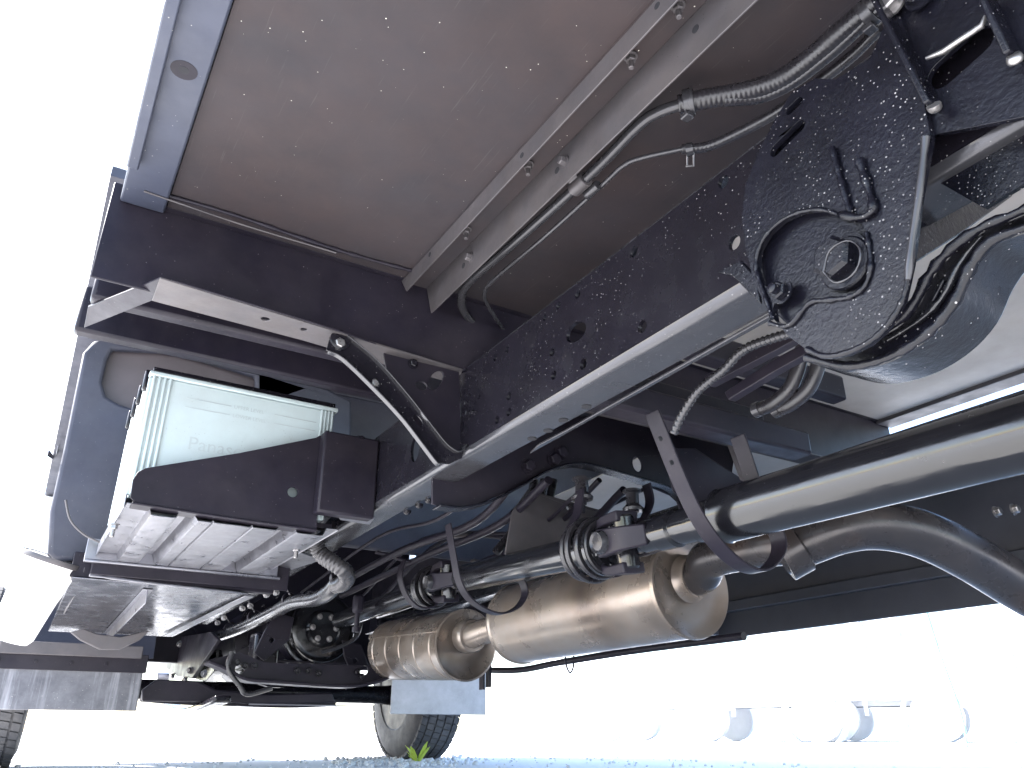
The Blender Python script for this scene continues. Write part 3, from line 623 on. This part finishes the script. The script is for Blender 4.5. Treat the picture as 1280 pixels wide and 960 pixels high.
def ujoint(c, d, par, k=1.0):
    d = d.normalized(); up = (ZZ-d*ZZ.dot(d)).normalized(); sd_ = d.cross(up)
    c1 = (sd_-up*.12).normalized(); c2 = (up+sd_*.12).normalized()
    lathe('cross_trunnion', c-c1*.060*k, c1, [(-.006*k, .002), (-.006*k, .016*k), (-.008*k, .018*k), (.0, .021*k), (.120*k, .021*k), (.128*k, .018*k), (.125*k, .014*k), (.126*k, .002)], M['steelpipe'], par, 24)
    lathe('cross_trunnion', c-c2*.048*k, c2, [(0, .018*k), (.004*k, .021*k), (.092*k, .021*k), (.096*k, .018*k)], M['shaft'], par, 24)
    for ax, sg in ((c1, 1), (c2, -1)):
        for s in (-1, 1):
            bm = bmesh.new(); P = [c+ax*s*.046*k-d*sg*.014*k, c+ax*s*.046*k+d*sg*.02*k, c+ax*s*.042*k+d*sg*.05*k, c+ax*s*.022*k+d*sg*.085*k]
            sw = d.cross(ax)
            sweep_bm(bm, smooth_path(P, 3), [(-.020*k, -.008*k), (.020*k, -.008*k), (.020*k, .008*k), (-.020*k, .008*k)], up=sw, scale=lambda i: 1.25-.04*i)
            frombm('yoke_ear', bm, M['body'], par, bev=.004)
ujoint(J, d1, s1, 1.3)
K2 = at(560,727,X=1.17); d2 = (J-K2).normalized()
L2 = (J-K2).length
s2 = lathe('propeller_shaft', K2, d2, [(.07, .02), (.07, .034), (.10, .038), (.105, .041), (L2-.205, .041), (L2-.20, .046), (L2-.19, .046), (L2-.185, .058), (L2-.15, .06), (L2-.098, .06), (L2-.085, .06), (L2-.083, .070), (L2-.072, .070), (L2-.07, .05), (L2-.055, .05), (L2-.055, .02)],
           M['shaft'], T, 48, label='middle length of the black propeller shaft above the muffler')
for rr, tt in ((.074, -.165), (.082, -.132), (.076, -.10), (.068, -.075)):
    c = J+d2*tt; bm = bmesh.new()
    lathe('bearing_ring', c, d2, [(-.006, rr-.012), (-.008, rr-.003), (-.003, rr), (.003, rr), (.008, rr-.003), (.006, rr-.012)], M['hose'], s2, 48, caps=False)
for s in range(6):
    a = s*math.pi/3; up = ZZ; sd_ = d2.cross(ZZ).normalized(); q = J-d2*.062+(up*math.cos(a)+sd_*math.sin(a))*.048
    hexbolt('flange_nut', q, d2, .009, .012, M['shaft'], s2)
G = at(425,775,X=1.19); K3 = at(530,737,X=1.17); d3 = (K2-G).normalized(); L3 = (K2-G).length
s3 = lathe('propeller_shaft', G, d3, [(0, .02), (0, .036), (L3-.19, .036), (L3-.185, .044), (L3-.15, .044), (L3-.145, .056), (L3-.13, .056), (L3-.125, .04), (L3-.06, .04), (L3-.06, .02)], M['shaft'], T, 40, label='front length of the black propeller shaft near the gearbox')
ujoint(K2, d2, s2, 1.2)
for rr, tt in ((.066, -.155), (.073, -.122), (.066, -.09)):
    lathe('bearing_ring', K2+d3*tt, d3, [(-.006, rr-.012), (-.008, rr-.003), (-.003, rr), (.003, rr), (.008, rr-.003), (.006, rr-.012)], M['hose'], s3, 40, caps=False)
# centre bearing carrier: hangers from the arched member
cb = strap('bearing_carrier', [at(x, y, Y=1.60) for x, y in ((725,612),(722,640),(712,668),(725,705),(760,722),(790,705),(800,660),(812,630),(808,605))], .035, .006, Y_, M['body'], T, label='centre bearing carrier strap hung from the arched member')
for px, py in ((727,600),(790,615)):
    p = at(px, py, Y=YC); lathe('hanger_bush', p-ZZ*.055, ZZ, [(0, .010), (0, .028), (.008, .030), (.02, .018), (.05, .018), (.055, .026), (.06, .026)], M['hose'], cb, 24)
    hexbolt('carrier_bolt', p-ZZ*.055, -ZZ, .012, .014, M['body'], cb, stud=.02)
cb2 = strap('bearing_carrier', [at(x, y, Y=2.42) for x, y in ((505,700),(500,720),(508,745),(525,760),(545,755),(552,730),(548,705))], .035, .006, Y_, M['body'], T, label='smaller bearing carrier at the front joint')
# safety straps round the shaft
ss = strap('shaft_strap', [at(x, y, Y=1.08) for x, y in ((815,515),(828,548),(845,590),(868,640),(895,680),(925,707),(950,714),(968,700),(974,682),(968,662),(950,640),(940,600),(922,545))], .040, .005, Y_, M['body'], T, label='wide black safety strap looped round the rear shaft')
for px, py in ((840,578),(826,548)): lathe('strap_hole', at(px, py, Y=1.055), Y_, [(0, .005), (.003, .005)], M['hole'], ss, 12)
strap('shaft_strap', [at(x, y, Y=2.0) for x, y in ((560,655),(566,690),(574,728),(590,752),(620,767),(645,760),(656,742),(650,722),(630,690))], .036, .005, Y_, M['body'], T, label='narrower black safety strap looped round the middle shaft')

# ------------------------------------------------------------------ exhaust
mu0, mu1 = at(862,733,X=1.50), at(650,779,X=1.50)
dm = (mu1-mu0).normalized(); Lm = (mu1-mu0).length; RM = .132
mf = lathe('muffler', mu0, dm, [(.018, .03), (.014, RM-.05), (.006, RM-.016), (-.004, RM-.004), (-.006, RM+.003), (.004, RM+.005), (.010, RM), (Lm-.010, RM), (Lm-.004, RM+.005), (Lm+.006, RM+.003), (Lm+.004, RM-.004), (Lm-.006, RM-.02), (Lm-.01, .03)],
           M['alum'], T, 72, label='large stained muffler drum, the rearmost of the two exhaust drums')
box('pad_dummy', (0,0.001), (0,0.001), (2.0,2.001), M['alum'], mf) if False else None
ca0, ca1 = at(582,806,X=1.46), at(492,812,X=1.46); dc = (ca1-ca0).normalized(); Lc = (ca1-ca0).length; RC = .128
prof = [(.02, .03), (.018, RC-.06), (.006, RC-.014), (-.004, RC-.003), (-.003, RC+.004), (.008, RC+.002)]
for i in range(5):
    t = .06+i*(Lc-.12)/4; prof += [(t-.012, RC), (t-.006, RC-.001), (t, RC-.006), (t+.006, RC-.001)]
prof += [(Lc-.01, RC), (Lc, RC-.02), (Lc+.01, .03)]
ct = lathe('catalyst', ca0, dc, prof, M['alum'], T, 64, label='smaller ribbed exhaust drum ahead of the muffler')
a = ca0+Vector((-RC*.94, 0, RC*.38)); strap('seam_strip', [a+dc*.0, a+dc*Lc], .02, .006, (ZZ*.94+X_*.38).normalized(), M['alum'], ct)
# connecting pipe, collar
tube('exhaust_pipe', [ca0-dc*-.03+Vector((0,0,.03)), ca0-dc*.05+Vector((0,0,.03)), (ca0+mu1)/2+Vector((.0,0,.02)), mu1+dm*.05, mu1-dm*.03], .046, M['alum'], T, n=28, label='short stained pipe joining the two drums')
lathe('pipe_collar', ca0+Vector((0,0,.03)), -dc, [(0, .060), (.01, .062), (.05, .062), (.06, .056)], M['alum'], ct, 32)
ex = tube('exhaust_pipe', [mu0+dm*.03+Vector((.0,0,.02)), mu0-dm*.05+Vector((.0,0,.025)), at(890,697,X=1.475), at(960,682,X=1.48), at(990,680,X=1.50)], .050, M['pipe'], T, n=32, label='heat stained tail pipe leaving the muffler')
tube('exhaust_pipe', [at(975,690,X=1.49), at(1010,676,X=1.52), at(1050,662,X=1.56), at(1095,657,X=1.62), at(1150,667,X=1.70), at(1210,695,X=1.80), at(1285,740,X=1.95), at(1400,800,X=2.10)], .055, M['pipe'], T, n=32, step=8, label='curved black tail pipe bending away to the right edge')
lathe('pipe_collar', mu0+Vector((0,0,.02)), -dm, [(0, .064), (.010, .056), (.03, .053)], M['alum'], mf, 32)
lathe('tail_socket', at(985,690,X=1.49), at(1010,676,X=1.52)-at(985,690,X=1.49), [(-.02, .052), (-.02, .062), (.03, .062), (.035, .055)], M['pipe'], ex, 32)

# ------------------------------------------------------------------ far side guard
guard = box('side_guard', (2.33, 2.345), (-1.2, 2.35), (.33, .80), M['skirt'], T, bev=.004, label='dark far side guard panel behind the tail pipe')
box('guard_rail', (2.30, 2.329), (-1.2, 2.4), (.42, .46), M['skirt'], guard, bev=.004)
for yy in (.9, 2.28): box('guard_post', (2.27, 2.299), (yy-.02, yy+.02), (.34, .90), M['skirt'], guard, bev=.004)
box('guard_strip', (1.9, 1.96), (.2, 2.6), (.62, .66), M['body'], T, bev=.004)
P = [at(x, y, X=1.95) for x, y in ((1150,640),(1280,595),(1300,620),(1245,622),(1180,650))]
for px, py in ((1244,640),(1266,637)): hexbolt('guard_bolt', at(px, py, X=1.9), -Y_, .010, .014, M['bolt'], guard)
# air lines below the muffler
al = tube('air_line', [at(x, y, X=1.75) for x, y in ((560,835),(640,838),(700,828),(800,812),(930,795))], .012, M['body'], T, label='thin dark air line below the muffler')
lathe('line_loop', at(712,822,X=1.75), Vector((.6, -.8, 0)), [(-.004, .05), (.0, .056), (.004, .05)], M['body'], al, 32, caps=False)
for i, (px, py) in enumerate(((598,855),(606,852))): box('line_bracket', (1.62+.03*i, 1.63+.03*i), (2.9, 2.93), (at(px, py, Y=2.9).z-.02, at(px, py, Y=2.9).z+.08), M['body'], al)

# ------------------------------------------------------------------ conduit along the rail towards the cab
XK = .86
cpts = [(400,662),(396,680),(402,700),(420,712),(436,722)]
con = tube('flexible_conduit', [at(404,640,X=.69), at(393,655,X=.70), at(392,672,X=.72), at(400,691,X=.75), at(414,702,X=.78), at(430,713,X=.82), at(434,722,X=.85), at(428,730,X=.87), at(420,732,X=.88)], .025, M['hosel'], T, n=24, rib=1, ribd=.012, ribh=.07, label='ribbed flexible conduit dropping from the battery bracket')
rt = tube('coolant_pipe', [at(x, y, X=XK+.03) for x, y in ((424,724),(414,738),(397,748),(367,753),(337,768),(299,786),(265,798),(233,811),(219,819))], .027, M['steelpipe'], T, n=24, label='bent grey pipe clamped along the near rail towards the cab')
for px, py, qx, qy in ((362,750,355,756),(318,771,310,777),(288,786,280,790),(248,800,240,803),(424,722,418,730)):
    a, b = at(px, py, X=XK+.03), at(qx, qy, X=XK+.03); lathe('pipe_clip', a, b-a, [(-.010, .027), (-.010, .031), (.012, .031), (.012, .027)], M['body'], rt, 24, caps=False)
    strap('clip_arm', [a+ZZ*.02, a+Vector((-.03, 0, .06)), a+Vector((-.05, 0, .09))], .018, .004, Y_, M['body'], rt)
for px, py in ((345,740),(333,743),(313,757),(303,760),(280,772),(272,778)): hexbolt('clip_bolt', at(px, py, X=.80), Vector((-.3,-.6,-.7)), .010, .012, M['bolt'], rt)
bw = plateZ('conduit_bracket', .505, [(340,705),(372,690),(402,700),(365,712)], [], .004, M['galv'], T, bev=.001, label='small bright bracket under the tray end')
plateZ('rail_tab', .53, [(420,642),(438,640),(468,648),(462,656),(425,650)], [], .004, M['galv'], T, bev=.001)
# valve block hanging left of the gearbox
vb = box('valve_body', (1.08, 1.12), (2.95, 2.99), (.42, .49), M['body'], T, bev=.012, label='small grey valve hanging beside the front shaft')
lathe('valve_stem', (1.10, 2.97, .42), (0, 0, -1), [(0, .010), (.05, .010), (.052, .016), (.07, .016)], M['body'], vb, 16)

# ------------------------------------------------------------------ gearbox, brake drum, front cross member, axle
g0 = at(402,786,X=1.19); dg = Vector((0, 1, .0))
gd = lathe('brake_drum', g0-Vector((0, .04, 0)), dg, [(0, .04), (.0, .07), (.02, .085), (.022, .120), (.024, .138), (.03, .150), (.05, .150), (.052, .142), (.09, .142), (.092, .162), (.11, .162), (.12, .12)], M['shaft'], T, 56, label='round brake drum at the gearbox output')
lathe('drum_band', g0-Vector((0, .03, 0)), dg, [(0, .146), (.004, .150), (.022, .150), (.026, .146)], M['shaft'], gd, 56, caps=False)
for i in range(6):
    a = i*math.pi/3; hexbolt('drum_bolt', g0+Vector((math.cos(a)*.055, -.042, math.sin(a)*.055)), -Y_, .010, .012, M['bolt'], gd)
gb = lathe('gearbox', (1.19, 3.80, .46), (0, 1, -.02), [(0, .05), (0, .12), (.01, .15), (.10, .16), (.11, .19), (.13, .19), (.14, .165), (.5, .18), (.52, .24), (.56, .24), (.58, .20), (1.1, .22), (1.12, .05)], M['body'], T, 28, label='dark gearbox housing behind the brake drum')
for i in range(10):
    a = math.pi*(1+i/9); hexbolt('gearbox_bolt', Vector((1.19, 3.905, .46))+Vector((math.cos(a)*.178, 0, math.sin(a)*.178)), -Y_, .011, .014, M['bolt'], gb)
for i in range(5):
    a = math.pi*(1.1+.2*i); c = Vector((1.19, 4.1, .46)); q = c+Vector((math.cos(a), 0, math.sin(a)))*.185
    bm = bmesh.new(); sweep_bm(bm, [q-Y_*.17, q+Y_*.2], [(-.03, -.004), (.03, -.004), (.03, .004), (-.03, .004)], up=Vector((math.cos(a), 0, math.sin(a)))); frombm('gearbox_rib', bm, M['body'], gb, bev=.001)
pan = box('sump_pan', (1.0, 1.40), (3.70, 4.35), (.235, .285), M['body'], T, bev=.015, seg=3, label='flat sump pan with a bolted rim under the gearbox')
box('pan_rim', (.98, 1.42), (3.68, 4.37), (.286, .296), M['body'], pan, bev=.002)
for i in range(8): hexbolt('pan_bolt', (1.0+i*.057, 3.70, .285), -ZZ, .009, .012, M['bolt'], pan)
box('engine_mount', (.88, .99), (3.60, 3.72), (.24, .40), M['black'], T, bev=.015)
plateY('mount_bracket', 3.55, [(344,765),(368,772),(362,800),(330,826),(318,816),(330,790)], [hY(340,800,3.55,.010)], .012, M['body'], T, bev=.003)
plateY('mount_bracket', 3.6, [(428,800),(452,806),(462,835),(440,842),(430,820)], [hY(444,826,3.6,.012)], .012, M['body'], T, bev=.003)
tube('vent_pipe', [at(x, y, Y=3.5) for x, y in ((402,815),(425,808),(446,795),(452,770),(450,750))], .009, M['steelpipe'], T, n=10)
tube('drain_hose', [at(x, y, Y=3.4) for x, y in ((340,860),(310,868),(300,858),(285,835),(290,815))], .010, M['hose'], T, n=10)
fc = strap('front_cross_member', [at(x, y, Y=3.45) for x, y in ((258,828),(282,838),(305,850),(340,853),(400,857),(440,858),(470,852),(490,842))], .11, .012, Y_, M['body'], T, label='black front cross member dipping under the gearbox')
plateY('member_web', 3.45, [(258,826),(300,815),(330,828),(460,832),(485,825),(492,840),(468,852),(440,857),(340,853),(305,849),(282,838)], [hY(300,836,3.45,.02), hY(455,838,3.45,.02)], .008, M['body'], fc, bev=.002)
for px, py in ((296,828),(306,832),(318,832),(398,842),(446,840),(452,846),(372,838),(386,838)): hexbolt('member_bolt', at(px, py, Y=3.44), -Y_, .011, .014, M['black'], fc)
ax = lathe('front_axle', Vector((.25, 4.62, .20)), (1, 0, .0), [(0, .05), (.05, .06), (.15, .05), (.3, .048), (1.5, .048), (1.65, .05), (1.75, .06), (1.8, .05)], M['black'], T, 24, label='front axle beam low between the front wheels')
tr = strap('tie_bar', [at(x, y, Y=4.1) for x, y in ((176,872),(230,876),(300,878),(360,880),(418,878))], .06, .035, Y_, M['body'], T, bev=.006, label='low black tie bar in front of the flap')
P = [at(x, y, Y=4.0) for x, y in ((178,862),(195,850),(250,852),(270,862),(330,868),(415,866),(420,878),(360,880),(178,876))]
plate('spring_seat', [(p.x, p.z) for p in P], [], Vector((0, 4.0, 0)), X_, ZZ, Y_, .04, M['body'], T, bev=.006, label='dark spring seat casting near the axle')
box('bright_gap_plate', (1.0, 1.5), (4.05, 4.5), (.118, .124), M['galv'], T, bev=.001, label='bright plate in place of the light gap under the front member')  # added plate, stands for the bright gap below the member
# steering box / shackle on near rail
sk = plateX('shackle_plate', .80, [(186,812),(200,800),(262,790),(272,800),(240,848),(222,846),(190,822)], [], .02, M['body'], T, bev=.004, label='angular shackle plate at the end of the near rail')
plateX('shackle_box', .83, [(236,822),(262,812),(268,838),(256,852),(240,848)], [], .06, M['black'], sk, bev=.005)
for px, py in ((207,822),(197,825),(225,805),(238,838),(256,842),(216,845),(232,850)): hexbolt('shackle_bolt', at(px, py, X=.795), Vector((-1,-.5,0)), .014, .016, M['bolt'], sk)
lathe('spring_eye', at(195,850,X=.80), X_, [(0, .03), (0, .045), (.07, .045), (.07, .03)], M['galv'], sk, 24)
ls = strap('leaf_spring', [Vector((.80, 3.7, .13)), Vector((.80, 4.2, .10)), Vector((.80, 4.62, .10)), Vector((.80, 5.2, .16))], .07, .03, X_, M['black'], T, label='flat leaf spring above the axle')
# clutter in the dark above the shafts: hoses, brackets, rods
rnd = random.Random(3)
for k in range(7):
    x = 1.0+.09*k
    tube('brake_line', [Vector((x, 1.75, .64+rnd.uniform(-.04, .06))), Vector((x+rnd.uniform(-.06, .06), 2.1, .60+rnd.uniform(-.05, .05))), Vector((x+rnd.uniform(-.08, .08), 2.6, .62+rnd.uniform(-.05, .05))), Vector((x, 3.4, .55))], rnd.choice((.006, .009, .013)), M['body'], T, n=10)
for px, py, qx, qy, Y, w in ((560,672,600,668,2.3,.03),(590,700,640,718,2.3,.03),(640,640,680,600,2.2,.03),(655,660,690,625,2.2,.03),(470,690,520,705,2.7,.03),(380,700,420,690,2.9,.04)):
    strap('stay_bar', [at(px, py, Y=Y), at(qx, qy, Y=Y)], w, .008, Y_, M['body'] if Y > 2.35 or px > 600 else M['galvd'], T)
for k in range(3): tube('bent_hose', [at(620+16*k, 690, Y=2.1), at(640+14*k, 665, Y=2.1), at(660+12*k, 635, Y=2.1), at(668+12*k, 600, Y=2.1)], .014, M['hose'], T)
plateX('stay_plate', 1.42, [(905,545),(925,555),(938,605),(925,600)], [], .006, M['galvd'], T)
bmx = plateY('relay_bracket', 1.35, [(838,560),(870,560),(908,585),(932,600),(905,625),(880,640),(850,610)], [], .03, M['body'], T, bev=.004, label='dark angular bracket beside the strap')

# ------------------------------------------------------------------ weed and pebbles at the far wheel
wd = thing('weed', 'small yellow green weed in front of the far front tyre', 'plant', at(522, 956, Z=GZ))
for k in range(13):
    a = rnd.uniform(0, 2*math.pi); L = rnd.uniform(.08, .16); lean = rnd.uniform(.3, 1.0); dv = Vector((math.cos(a)*lean, math.sin(a)*lean, 1)).normalized(); sv = dv.cross(ZZ).normalized()
    bm = bmesh.new(); pr = []
    for t, wv in ((0, .003), (.4, .013), (.75, .012), (1, .001)):
        c = dv*L*t-ZZ*(t*t*.02); pr.append((bm.verts.new(c-sv*wv), bm.verts.new(c+ZZ*.001+dv.cross(sv)*.002), bm.verts.new(c+sv*wv)))
    for i in range(3):
        for j in range(2): bm.faces.new((pr[i][j], pr[i][j+1], pr[i+1][j+1], pr[i+1][j]))
    frombm('leaf', bm, M['weed'], wd, smooth=60)
bm = bmesh.new()
for k in range(1500):
    if k < 500: c = at(rnd.uniform(440, 560), rnd.uniform(946, 958), Z=GZ)+Vector((rnd.uniform(-.15, .15), rnd.uniform(-.15, .15), 0)); s = rnd.uniform(.006, .022)
    else: c = Vector((rnd.uniform(-.6, 3.5), rnd.uniform(2.2, 9), GZ)); s = rnd.uniform(.004, .013)
    m_ = Matrix.Translation((c.x, c.y, GZ+s*.3)) @ Matrix.Rotation(rnd.uniform(0, 6), 4, (rnd.random(), rnd.random(), 1)) @ Matrix.Diagonal((s, s*rnd.uniform(.6, 1), s*.7, 1))
    bmesh.ops.create_icosphere(bm, subdivisions=1, radius=1, matrix=m_)
pb = frombm('pebbles', bm, M['stone'], smooth=60); pb['kind'] = 'stuff'; pb['label'] = 'loose pale pebbles scattered on the gravel'

# ------------------------------------------------------------------ parked trucks across the yard
def parked(x, y, label, cab_side=1):
    t = thing('parked_truck', label, 'truck', (x, y, GZ), 'white trucks parked across the yard')
    rot = R(-62)
    b = box('truck_chassis', (-2.6, 2.6), (-.35, .35), (.55, .75), M['glare_pale'], t, bev=.01)
    cb_ = box('truck_cab', (1.3, 3.1), (-1.05, 1.05), (.62, 2.3), M['cabw'], t, bev=.12, seg=3)
    bm = bmesh.new(); box_bm(bm, (1.9, 2.9), (-1.06, -1.045), (1.4, 2.0)); box_bm(bm, (3.09, 3.11), (-.95, .95), (1.4, 2.05)); frombm('cab_window', bm, M['glass'], cb_, bev=.004)
    box('truck_bed', (-2.7, 1.2), (-1.1, 1.1), (.95, 1.45), M['cabw'], t, bev=.03)
    box('battery_case', (.3, .8), (-.95, -.55), (.5, .85), M['cabw'], t, bev=.02)
    box('gap_cover_panel', (-2.3, 1.2), (-1.05, -1.02), (.70, .96), M['cabw'], t, bev=.01)  # added to cover the dark gap under the bed, washed out by glare
    for i in range(3): box('rail_post', (-1.9+i*.9, -1.84+i*.9), (-1.019, -.98), (.40, .949), M['glare_pale'], t)
    for wx in (2.2, -1.5):
        for sy in (-.95, .95):
            wl = lathe('wheel', (wx, sy-.11*(1 if sy > 0 else -1)-(.11 if sy > 0 else .11), .38), (0, 1, 0), [(0, .2), (0, .34), (.02, .38), (.20, .38), (.22, .34), (.22, .2)], M['glare_pale'], t, 36)
            lathe('rim', (wx, sy-(.23 if sy < 0 else -.0), .38), (0, 1, 0), [(0, .22), (.02, .2), (.03, .02)], M['cabw'], wl, 24)
        lathe('mudguard', (wx, -1.06, .38), (0, 1, 0), [(0, .46), (.0, .50), (.3, .50), (.3, .46)], M['cabw'], t, 36, caps=False) if wx > 0 else None
    t.rotation_euler = (0, 0, rot)
    return t
for px, nm in ((880, 'white parked truck at left of the far row, half lost in glare'), (1010, 'white parked truck in the middle of the far row'), (1180, 'white parked truck at right of the far row beside the teal cable')):
    p = at(px, 931, Z=GZ); q = Vector((p.x, p.y, 0)); q *= 16.0/q.length; parked(q.x, q.y, nm)
q = at(1205, 900, Z=GZ+.2); q = at(1207, 925, Z=GZ); q = q*(10.0/q.length)
tc_ = tube('hanging_cable', [Vector((q.x, q.y, GZ)), Vector((q.x+.02, q.y, GZ+.35)), Vector((q.x-.06, q.y+.05, GZ+1.0)), Vector((q.x-.10, q.y+.08, GZ+1.5))], .012, M['teal'], None, n=8)
tag(tc_, 'thin teal cable standing upright beside the parked trucks', 'cable')
